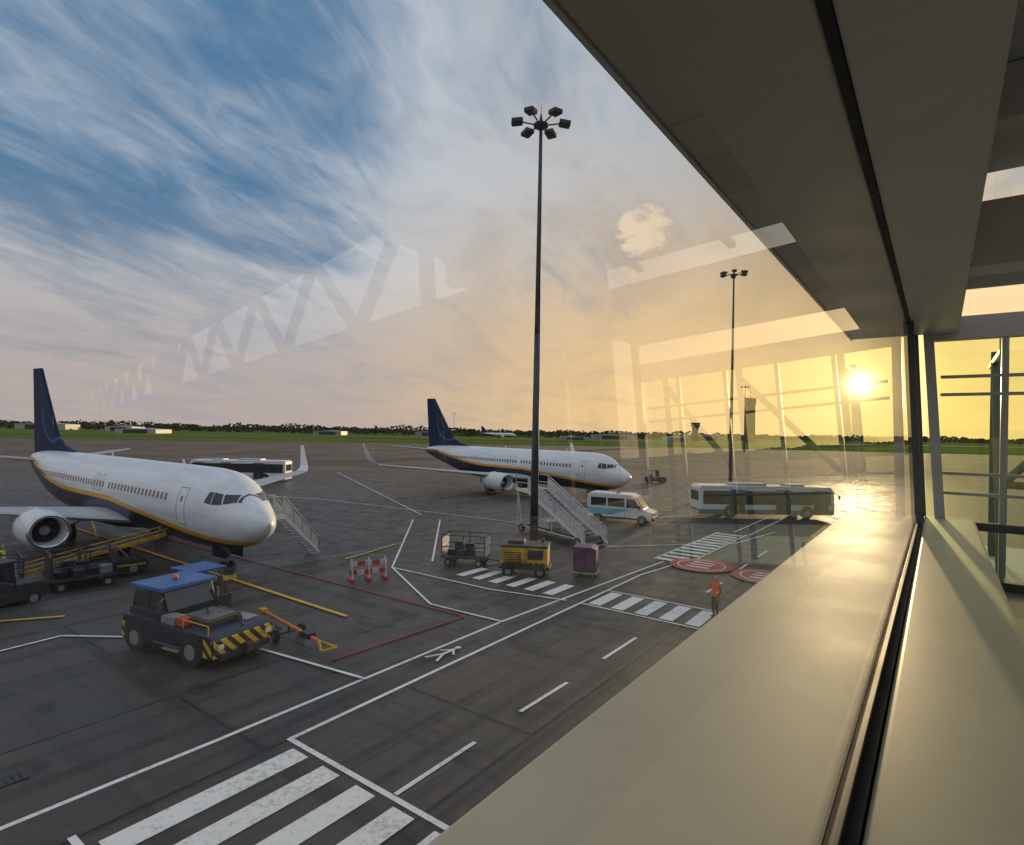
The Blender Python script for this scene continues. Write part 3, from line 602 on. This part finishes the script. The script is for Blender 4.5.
# ------------------------------------------------------------------ people
def person(name,x,y,rz,vest='vest',phone=True):
    e=root(name,x,y,0,rz)
    J={'pel':(0,0,.98,.135),'sp':(0,0,1.15,.125),'ch':(.01,0,1.36,.15),'nk':(0,0,1.50,.06),'hb':(.02,0,1.60,.075),'ht':(.02,0,1.74,.085)}
    J.update({'lh':(0,.1,.92,.10),'lk':(.04,.12,.50,.065),'la':(-.02,.13,.09,.045),'lf':(.13,.15,.04,.04),'rh':(0,-.1,.92,.10),'rk':(.03,-.13,.5,.065),'ra':(-.06,-.14,.09,.045),'rf':(.09,-.16,.04,.04)})
    J.update({'ls':(0,.19,1.43,.065),'le':(-.03,.25,1.15,.047),'lw':(.08,.25,.92,.032),'lp':(.1,.25,.86,.038),'rs':(0,-.19,1.43,.065)})
    if phone: J.update({'re':(.1,-.27,1.2,.047),'rw':(.16,-.15,1.42,.032),'rp':(.14,-.11,1.48,.038)})
    else: J.update({'re':(-.03,-.26,1.15,.047),'rw':(.1,-.24,.93,.032),'rp':(.12,-.24,.87,.038)})
    E=[('pel','sp'),('sp','ch'),('ch','nk'),('nk','hb'),('hb','ht'),('pel','lh'),('lh','lk'),('lk','la'),('la','lf'),('pel','rh'),('rh','rk'),('rk','ra'),('ra','rf'),('ch','ls'),('ls','le'),('le','lw'),('lw','lp'),('ch','rs'),('rs','re'),('re','rw'),('rw','rp')]
    ks=list(J); idx={k:i for i,k in enumerate(ks)}
    me=bpy.data.meshes.new('body_src'); me.from_pydata([J[k][:3] for k in ks],[(idx[a],idx[b]) for a,b in E],[])
    o=bpy.data.objects.new('body_src',me); link(o); o.modifiers.new('s','SKIN'); 
    for k in ks:
        sv=me.skin_vertices[0].data[idx[k]]; r=J[k][3]; sv.radius=(r,r*(1.25 if k in('ch','sp','pel') else 1)); sv.use_root=(k=='pel')
    sm=o.modifiers.new('u','SUBSURF'); sm.levels=2
    dg=bpy.context.evaluated_depsgraph_get(); dg.update(); me2=bpy.data.meshes.new_from_object(o.evaluated_get(dg)); bpy.data.objects.remove(o)
    me2.materials.clear()
    for mm in ('cloth',vest,'skin','reflect','hair'): me2.materials.append(M[mm])
    for p in me2.polygons:
        c=p.center; p.use_smooth=True; i=0
        hand=(abs(c.y)>.2 and .8<c.z<.93 and c.x>.03) or (phone and c.z>1.42 and c.x>.1 and c.y<-.08)
        if c.z>1.53: i=4 if (c.z>1.73 or (c.x<-.02)) else 2
        elif hand: i=2
        elif .92<c.z<1.50 and abs(c.y)<.24: i=1 if not(1.08<c.z<1.12) else 3
        p.material_index=i
    link(bpy.data.objects.new('body',me2),e)
    for s in (1,-1):
        bm=bmesh.new(); bmesh.ops.create_icosphere(bm,subdivisions=1,radius=.013); mm=bpy.data.meshes.new('eye'); bm.to_mesh(mm); bm.free(); mm.materials.append(M['hair']); ob=link(bpy.data.objects.new('eye',mm),e); ob.location=(.1,s*.032,1.665)
        cyl(e,'ear',(.01,s*.075,1.65),(.01,s*.092,1.655),.028,'skin',seg=10)
        hb=Vector(J['lp' if s>0 else 'rp'][:3]); up=-1 if (s>0 or not phone) else 1
        for k in range(5):
            l=(.06,.075,.08,.075,.055)[k]; off=(k-2)*.019; 
            a=hb+Vector((off,0,0)); b_=a+Vector((.01 if k else .03,-s*.01,up*l*.6)); c_=b_+Vector((.0,-s*.025,up*l*.5)); sticks(e,'finger_%d'%k,[(a,b_),(b_,c_)],.0085,'skin',6)
    cyl(e,'nose',(.1,0,1.655),(.125,0,1.635),.012,'skin',.016,8); box(e,'mouth',(.098,0,1.605),(.012,.045,.01),'red',.003)
    e.scale=(1.03,1.03,1.03)
    return e
person('ground_worker',8.65,24.3,R(200)); person('ground_worker.001',-24.4,27.9,R(20),'vesty',False)
# ------------------------------------------------------------------ distant things
def trees():
    V=[];F=[]
    def clump(x,y,z,s):
        for _ in range(3):
            b=len(V); a=random.uniform(0,math.pi); c,sn=math.cos(a)*s,math.sin(a)*s; t=random.uniform(-.4,.4)*s
            V.extend([(x-c,y-sn,z-s*random.uniform(.4,.8)),(x+c,y+sn,z-s*random.uniform(.4,.8)),(x+c*random.uniform(.5,1),y+sn+t,z+s*random.uniform(.3,.8)),(x-c*random.uniform(.5,1),y-sn-t,z+s*random.uniform(.3,.8))]); F.append((b,b+1,b+2,b+3))
    for row,(Y,hmax,x0,x1,N) in enumerate(((760,9,-1400,300,4600),(1050,13,-1700,1700,6500),(1500,19,-2300,2400,7500))):
        for i in range(N):
            x=random.uniform(x0,x1)
            p=noise.noise(Vector((x*.011,row*7.3,0)))+.6*noise.noise(Vector((x*.05,row*3.1,5)))+.35*noise.noise(Vector((x*.2,row*3.1,9)))
            h=hmax*(.58+.55*p)*(1 if x<0 else .8)
            if h<1.2: continue
            clump(x,Y+random.uniform(-14,14),h*random.random()**.7,random.uniform(.9,1.9)*(Y/900))
    m,nt,b=newmat('distant_foliage'); q=NB(nt); g=q.n('ShaderNodeNewGeometry'); r=q.n('ShaderNodeValToRGB'); r.color_ramp.elements[0].color=(.025,.03,.018,1); r.color_ramp.elements[1].color=(.075,.078,.045,1)  # foliage tones lightened a bit: distance haze put into the colour
    nt.links.new(g.outputs['Random Per Island'],r.inputs[0]); nt.links.new(r.outputs[0],b.inputs['Base Color']); b.inputs['Roughness'].default_value=.9
    mk('distant_trees',V,F,[m])
trees()
e=root('control_tower',246,600,0); 
prism(e,'shaft',[(-4,0),(4,0),(3.6,38),(-3.6,38)],-4,4,'dark',.1); box(e,'cab',(0,0,42),(8.4,8.4,5),'winglass',.5,taper=(1.1,1.1)); box(e,'cab_floor',(0,0,39),(8,8,1.5),'dark',.2); box(e,'roof',(0,0,45.2),(9,9,1.2),'dark',.3); sticks(e,'aerials',[((0,0,45),(0,0,52))],.2,'dark')
e=root('control_tower.001',196,620,0); cyl(e,'shaft',(0,0,0),(0,0,15),3.5,'dark'); cyl(e,'cab',(0,0,15),(0,0,19),4,'winglass',5); cyl(e,'roof',(0,0,19),(0,0,20),5.2,'dark')
for i,(x,y,w,h) in enumerate(((-330,520,36,4.5),(-95,700,40,6),(120,690,50,6),(-560,700,60,8),(60,560,26,4),(-200,640,30,5),(-640,820,40,7),(240,740,60,7),(170,600,24,5),(-440,660,30,6))):
    e=root('airfield_hangar'+('' if i==0 else '.%03d'%i),x,y); prism(e,'shell',[(-w/2,0),(w/2,0),(w/2,h*.8),(0,h),(-w/2,h*.8)],-12,12,'grey' if i%3 else 'wallb',.1); box(e,'door',(0,-12.05,h*.35),(w*.6,.2,h*.7),'dark',.02); box(e,'roof_trim',(0,-12.1,h*.8),(w,.2,.4),'grey',.02)
# ------------------------------------------------------------------ terminal building (x=s along facade, y=outwards)
T=root('terminal_building',0,0,0,R(53.6)); Z=7.7; zs=Z-1.2; zc=Z+1.6; S0=-7; S1=11.0; ZF=5.5
def b3(name,s0,s1,t0,t1,z0,z1,mat,bev=.01,rot=None): return box(T,name,((s0+s1)/2,(t0+t1)/2,(z0+z1)/2),(s1-s0,t1-t0,z1-z0),mat,bev,rot)
b3('outer_ledge',S0,S1,.262,1.18,zs-.12,zs,'ledge',.012)
b3('gasket_bottom',S0,S1,.175,.258,zs-.10,zs+.012,'black',.004)
b3('glazing_bead_bottom',S0,S1,.215,.238,zs+.013,zs+.045,'frame',.003)
b3('inner_sill',S0,S1-.02,-.436,.172,zs-.16,zs-.003,'sill',.03)
b3('inner_wall',S0,S1,-.40,-.2,ZF-.1,zs-.163,'wallb',.01)
b3('facade_wall',S0-20,S1,.3,1.12,0,zs-.123,'wallb',.02)
b3('floor_slab',S0,S1+.2,-4.2,.29,ZF-.2,ZF,'floor',.01)
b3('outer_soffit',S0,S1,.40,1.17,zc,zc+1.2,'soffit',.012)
b3('soffit_edge_trim',S0,S1,1.173,1.20,zc-.015,zc+1.2,'framel',.005)
b3('gasket_top',S0,S1,.345,.397,zc-.012,zc+.3,'black',.003)
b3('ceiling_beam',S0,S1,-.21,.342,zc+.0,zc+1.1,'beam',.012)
b3('roof_edge',S0-.2,S1+.3,-.21,1.25,zc+1.203,zc+1.45,'wallb',.02)
b3('roof_slab',S0-.2,7.6,-4.4,-.215,zc+1.203,zc+1.45,'wallb',.02)
b3('rooflight_glass',7.61,S1+.2,-4.3,-.22,zc+1.3,zc+1.31,'glassc',0)
for k in range(5): b3('ceiling_panel_%d'%k,S0+k*2.9,S0+k*2.9+2.84,-4.2,-.22,zc+1.05,zc+1.15,'beam',.01)
for k in range(15): box(T,'ceiling_louvre_%d'%k,(7.9+k*.2,-2.2,zc+.62),(.15,3.9,.015),'framel',.003,Matrix.Rotation(R(24),3,'Y'))
b3('ceiling_cross_beam',7.3,7.75,-4.2,-.215,zc+.1,zc+.74,'beam',.02); b3('ceiling_cross_beam_b',5.3,5.5,-4.2,-.215,zc+.65,zc+1.04,'beam',.02)
b3('ceiling_duct_rail',2.0,7.3,-1.3,-1.22,zc+.85,zc+.93,'frame',.01); b3('ceiling_duct_rail_b',2.0,7.3,-2.5,-2.42,zc+.85,zc+.93,'frame',.01)
mk('facade_glass',[(S0,.228,zs+.03),(S1,.228,zs+.03),(S1,.366,zc-.005),(S0,.366,zc-.005)],[(0,1,2,3)],'glass',T)
def post(name,s,w,t0,t1,mat,dp=.1):
    V=[];
    for z,t in ((zs,t0),(zc,t1)):
        V+= [(s,t-dp/2,z),(s+w,t-dp/2,z),(s+w,t+dp/2,z),(s,t+dp/2,z)]
    return mk(name,V,[(0,1,2,3),(4,5,6,7),(0,1,5,4),(1,2,6,5),(2,3,7,6),(3,0,4,7)],mat,T)
post('mullion',9.6,.07,.20,.34,'frame',.07); post('corner_post',S1-.05,.14,.22,.36,'frame',.14); post('corner_post_light',S1-.1,.12,-.02,.16,'framel',.13)
E0=S1+.05
b3('end_glass',E0+.04,E0+.05,-4.1,.16,ZF,zc+.1,'glassg',0)
b3('end_header',E0-.02,E0+.16,-4.2,.14,zc-.10,zc+.25,'beam',.01)
b3('end_clerestory_frame',E0,E0+.09,-4.2,.14,zc+.9,zc+1.2,'framel',.01)
b3('end_sill',E0-.02,E0+.16,-4.2,.14,ZF,ZF+.12,'frame',.01); b3('end_rail_thick',E0-.02,E0+.14,-4.2,.0,zs-.16,zs-.04,'frame',.01)
for k,t in enumerate((-.75,-1.65,-2.55,-3.45)): b3('end_mullion_%d'%k,E0,E0+.09,t-.035,t+.035,ZF+.12,zc-.10,'framel',.005)
for k,z in enumerate((6.85,7.15,8.35,8.62)): b3('end_transom_%d'%k,E0+.002,E0+.088,-4.1,.0,z,z+.045,'framel',.005)
sticks(T,'handrail',[((8.5,-1.0,6.4),(S1,-1.0,6.4)),((8.5,-1.0,ZF),(8.5,-1.0,6.4))],.02,'chrome')
sticks(T,'outside_bracing',[((13.4,-.9,4),(13.4,-.9,9.5)),((13.4,-2.9,4),(13.4,-2.9,9.5)),((13.4,-.9,6.9),(13.4,-2.9,9.3)),((13.4,-2.9,6.9),(13.4,-4.6,9.3)),((13.4,-4.6,4),(13.4,-4.6,9.5)),((13.4,-.9,6.9),(13.4,-4.6,6.9)),((13.4,-.9,5.3),(15.5,-.9,9.3)),((15.5,-.9,4),(15.5,-.9,9.5)),((13.4,-.9,9.3),(16.5,-.9,9.3))],.07,'frame')
b3('outside_deck',11.3,17,-5,-.6,5.0,5.3,'wallb',.02)
b3('back_parapet',S0,S1,-4.35,-4.2,ZF,6.9,'wallb',.01); b3('back_header',S0,S1,-4.35,-4.2,zc+1.05,zc+1.2,'wallb',.01)
for k in range(7): s=S0+k*3.0; b3('back_pier_%d'%k,s,s+.12,-4.352,-4.198,6.9,zc+1.04,'frame',.01)
b3('back_glass',S0,S1,-4.28,-4.27,6.9,zc+1.04,'glassc',0)
b3('rear_end_wall',S0-.2,S0,-4.35,1.1,5.7,zc+1.2,'wallb',.01)
b3('lower_storey',S0-20,S1,-16,.29,0,ZF-.21,'wallb',.02)
# unseen dark screen, added for the lattice band mirrored in the facade glass
A=Vector((21.3,5.56,16.7)); B=Vector((154.1,-54.3,26.9)); u=(B-A); hv=Vector((u.x,u.y)); 
e=root('lattice_reflection_screen',A.x,A.y,0,math.atan2(u.y,u.x)); Lh=hv.length; sl=u.z/Lh
zb=lambda x:A.z+sl*x
hh=2.4; X0=-7.; X1=230.
mk('lower_sky_blocker',[(X0,0,0),(X1,0,0),(X1,0,zb(X1)-hh),(X0,0,zb(X0)-hh)],[(0,1,2,3)],'walld',e)
mk('upper_sky_blocker',[(X0,0,zb(X0)+hh),(X1,0,zb(X1)+hh),(X1,0,150),(X0,0,50)],[(0,1,2,3)],'walld',e)  # extended upwards to keep sky above the band out of the reflection
mk('far_sky_blocker',[(X1,0,0),(X1,-200,0),(X1,-200,170),(X1,0,170)],[(0,1,2,3)],'walld',e)  # unseen blocker, added to stop sky reflecting past the screen's far end
sg=[]; x=X0+1; up=True
while x<X1-10:
    w_=5.0; sg.append(((x,0,zb(x)+(hh if up else -hh)),(x+w_,0,zb(x+w_)-(hh if up else -hh)))); up=not up; x+=w_
sticks(e,'lattice_diagonals',sg,.34,'walld'); sticks(e,'chords',[((X0,0,zb(X0)+s*hh),(X1,0,zb(X1)+s*hh)) for s in (1,-1)],.3,'walld')
# ------------------------------------------------------------------ sky / sun
AZ=R(31); EL=R(4.5)
Sd=Vector((math.sin(AZ)*math.cos(EL),math.cos(AZ)*math.cos(EL),math.sin(EL)))
w=bpy.data.worlds.new('World'); scene.world=w; w.use_nodes=True; nt=w.node_tree; nt.nodes.clear(); q=NB(nt)
try:
    w.cycles.sampling_method='MANUAL'; w.cycles.sample_map_resolution=512
except Exception: pass
sky=q.n('ShaderNodeTexSky'); sky.sky_type='NISHITA'; sky.sun_disc=False; sky.sun_elevation=EL; sky.sun_rotation=AZ; sky.altitude=50; sky.dust_density=1.5; sky.ozone_density=1.5
tc=q.n('ShaderNodeTexCoord'); D=tc.outputs['Generated']; nrm=q.n('ShaderNodeVectorMath',operation='NORMALIZE'); nt.links.new(D,nrm.inputs[0]); D=nrm.outputs[0]
sp=q.n('ShaderNodeSeparateXYZ'); nt.links.new(D,sp.inputs[0]); zz=q.m('MAXIMUM',sp.outputs[2],0.)
den=q.m('ADD',zz,.2); cb=q.n('ShaderNodeCombineXYZ'); nt.links.new(q.m('DIVIDE',sp.outputs[0],den),cb.inputs[0]); nt.links.new(q.m('DIVIDE',sp.outputs[1],den),cb.inputs[1])
C=cb.outputs[0]
def dot(v):
    v=Vector(v).normalized(); x=q.n('ShaderNodeVectorMath',operation='DOT_PRODUCT'); nt.links.new(D,x.inputs[0]); x.inputs[1].default_value=v; return x.outputs['Value']
sd=dot(Sd)
C1=q.mapping(C,rot=(0,0,R(20))); C2=q.mapping(C,rot=(0,0,R(-30)))
n1=q.noise(q.mapping(C1,scale=(1.6,.7,1)),1.2,7,.58,.9)
n2=q.noise(q.mapping(C2,scale=(1.2,.9,1),loc=(3,1,0)),.9,5,.55,.5)
n3=q.noise(q.mapping(C1,scale=(4.2,1.3,1)),1.9,6,.62,1.6)
hole=q.mr(dot((-390,580,325)),.88,.99); hole2=q.mr(dot((-235,580,245)),.97,.998)
den_=q.m('ADD',q.m('MULTIPLY',n1,.55),q.m('ADD',q.m('MULTIPLY',n2,.45),q.m('MULTIPLY',n3,.26)))
den_=q.m('SUBTRACT',den_,q.m('ADD',q.m('MULTIPLY',hole,.19),q.m('MULTIPLY',hole2,.05)))
low=q.mr(zz,.36,.04); den_=q.m('ADD',den_,q.m('MULTIPLY',low,.18))
mask=q.mr(den_,.34,.66)
warm=q.mr(sd,.60,1.0); sdp=q.m('MAXIMUM',sd,0.); broad=q.m('MULTIPLY',q.m('POWER',sdp,9.),q.mr(zz,.42,.0)); glow=q.m('POWER',sdp,40.); glow2=q.m('POWER',sdp,400.); disc_=q.m('POWER',sdp,7000.)
el=q.mr(zz,.0,.40)
ccol=q.mix(el,(5.5,4.6,4.3),(6.1,6.7,7.5))
ccol=q.mix(q.m('MULTIPLY',warm,q.mr(zz,.60,.03)),ccol,(9.0,6.2,3.2))
shade=q.noise(q.mapping(C1,scale=(1.5,.8,1),loc=(7,2,0)),1.8,6,.6,.6)
ccol=q.mix(q.m('MULTIPLY',q.mr(shade,.42,.66),.42),ccol,q.mix(warm,(3.6,4.0,4.8),(5.6,4.3,3.1)))
blue=q.mix(el,(3.8,3.9,4.2),(.85,2.4,4.6))
skyc=q.mix(.8,sky.outputs[0],blue)
col=q.mix(q.m('MULTIPLY',mask,.94),skyc,ccol)
cu=q.mr(dot((128,580,203)),.9978,.9998); cun=q.noise(q.mapping(D,scale=(1,1,1.7)),24,6,.6,.4); cm=q.mr(q.m('ADD',q.m('MULTIPLY',cu,.42),q.m('MULTIPLY',cun,.9)),.70,.92)
col=q.mix(q.m('MULTIPLY',q.m('MULTIPLY',cm,q.mr(cu,0.,.3)),.85),col,(10.,8.2,6.0))
def addc(c,f,k): 
    x=q.n('ShaderNodeVectorMath',operation='SCALE'); x.inputs[0].default_value=k; nt.links.new(f,x.inputs['Scale']); y=q.n('ShaderNodeVectorMath',operation='ADD'); nt.links.new(c,y.inputs[0]); nt.links.new(x.outputs[0],y.inputs[1]); return y.outputs[0]
col=addc(col,broad,(3.0,1.7,.1)); col=addc(col,glow,(2.4,1.7,.5)); col=addc(col,glow2,(9,7,2.6)); col=addc(col,disc_,(90,70,34))
bg=q.n('ShaderNodeBackground'); nt.links.new(col,bg.inputs[0]); bg.inputs[1].default_value=.1
ow=q.n('ShaderNodeOutputWorld'); nt.links.new(bg.outputs[0],ow.inputs[0])
L_=bpy.data.lights.new('sun','SUN'); L_.energy=3.4; L_.angle=R(.6); L_.color=(1,.72,.38); so=bpy.data.objects.new('sun',L_); link(so); so.rotation_euler=(-Sd).to_track_quat('-Z','Y').to_euler()
# ------------------------------------------------------------------ camera
cd=bpy.data.cameras.new('camera'); co=bpy.data.objects.new('camera',cd); link(co)
cd.sensor_width=36; cd.lens=580/1024*36; cd.shift_y=8.5/1024; cd.clip_start=.02; cd.clip_end=20000
co.matrix_world=Matrix.Translation((0,0,7.7))@Matrix.Rotation(R(90),4,'X')@Matrix.Rotation(R(1.0),4,'Z')
scene.camera=co
scene.view_settings.view_transform='Standard'; scene.view_settings.look='None'; scene.view_settings.exposure=0
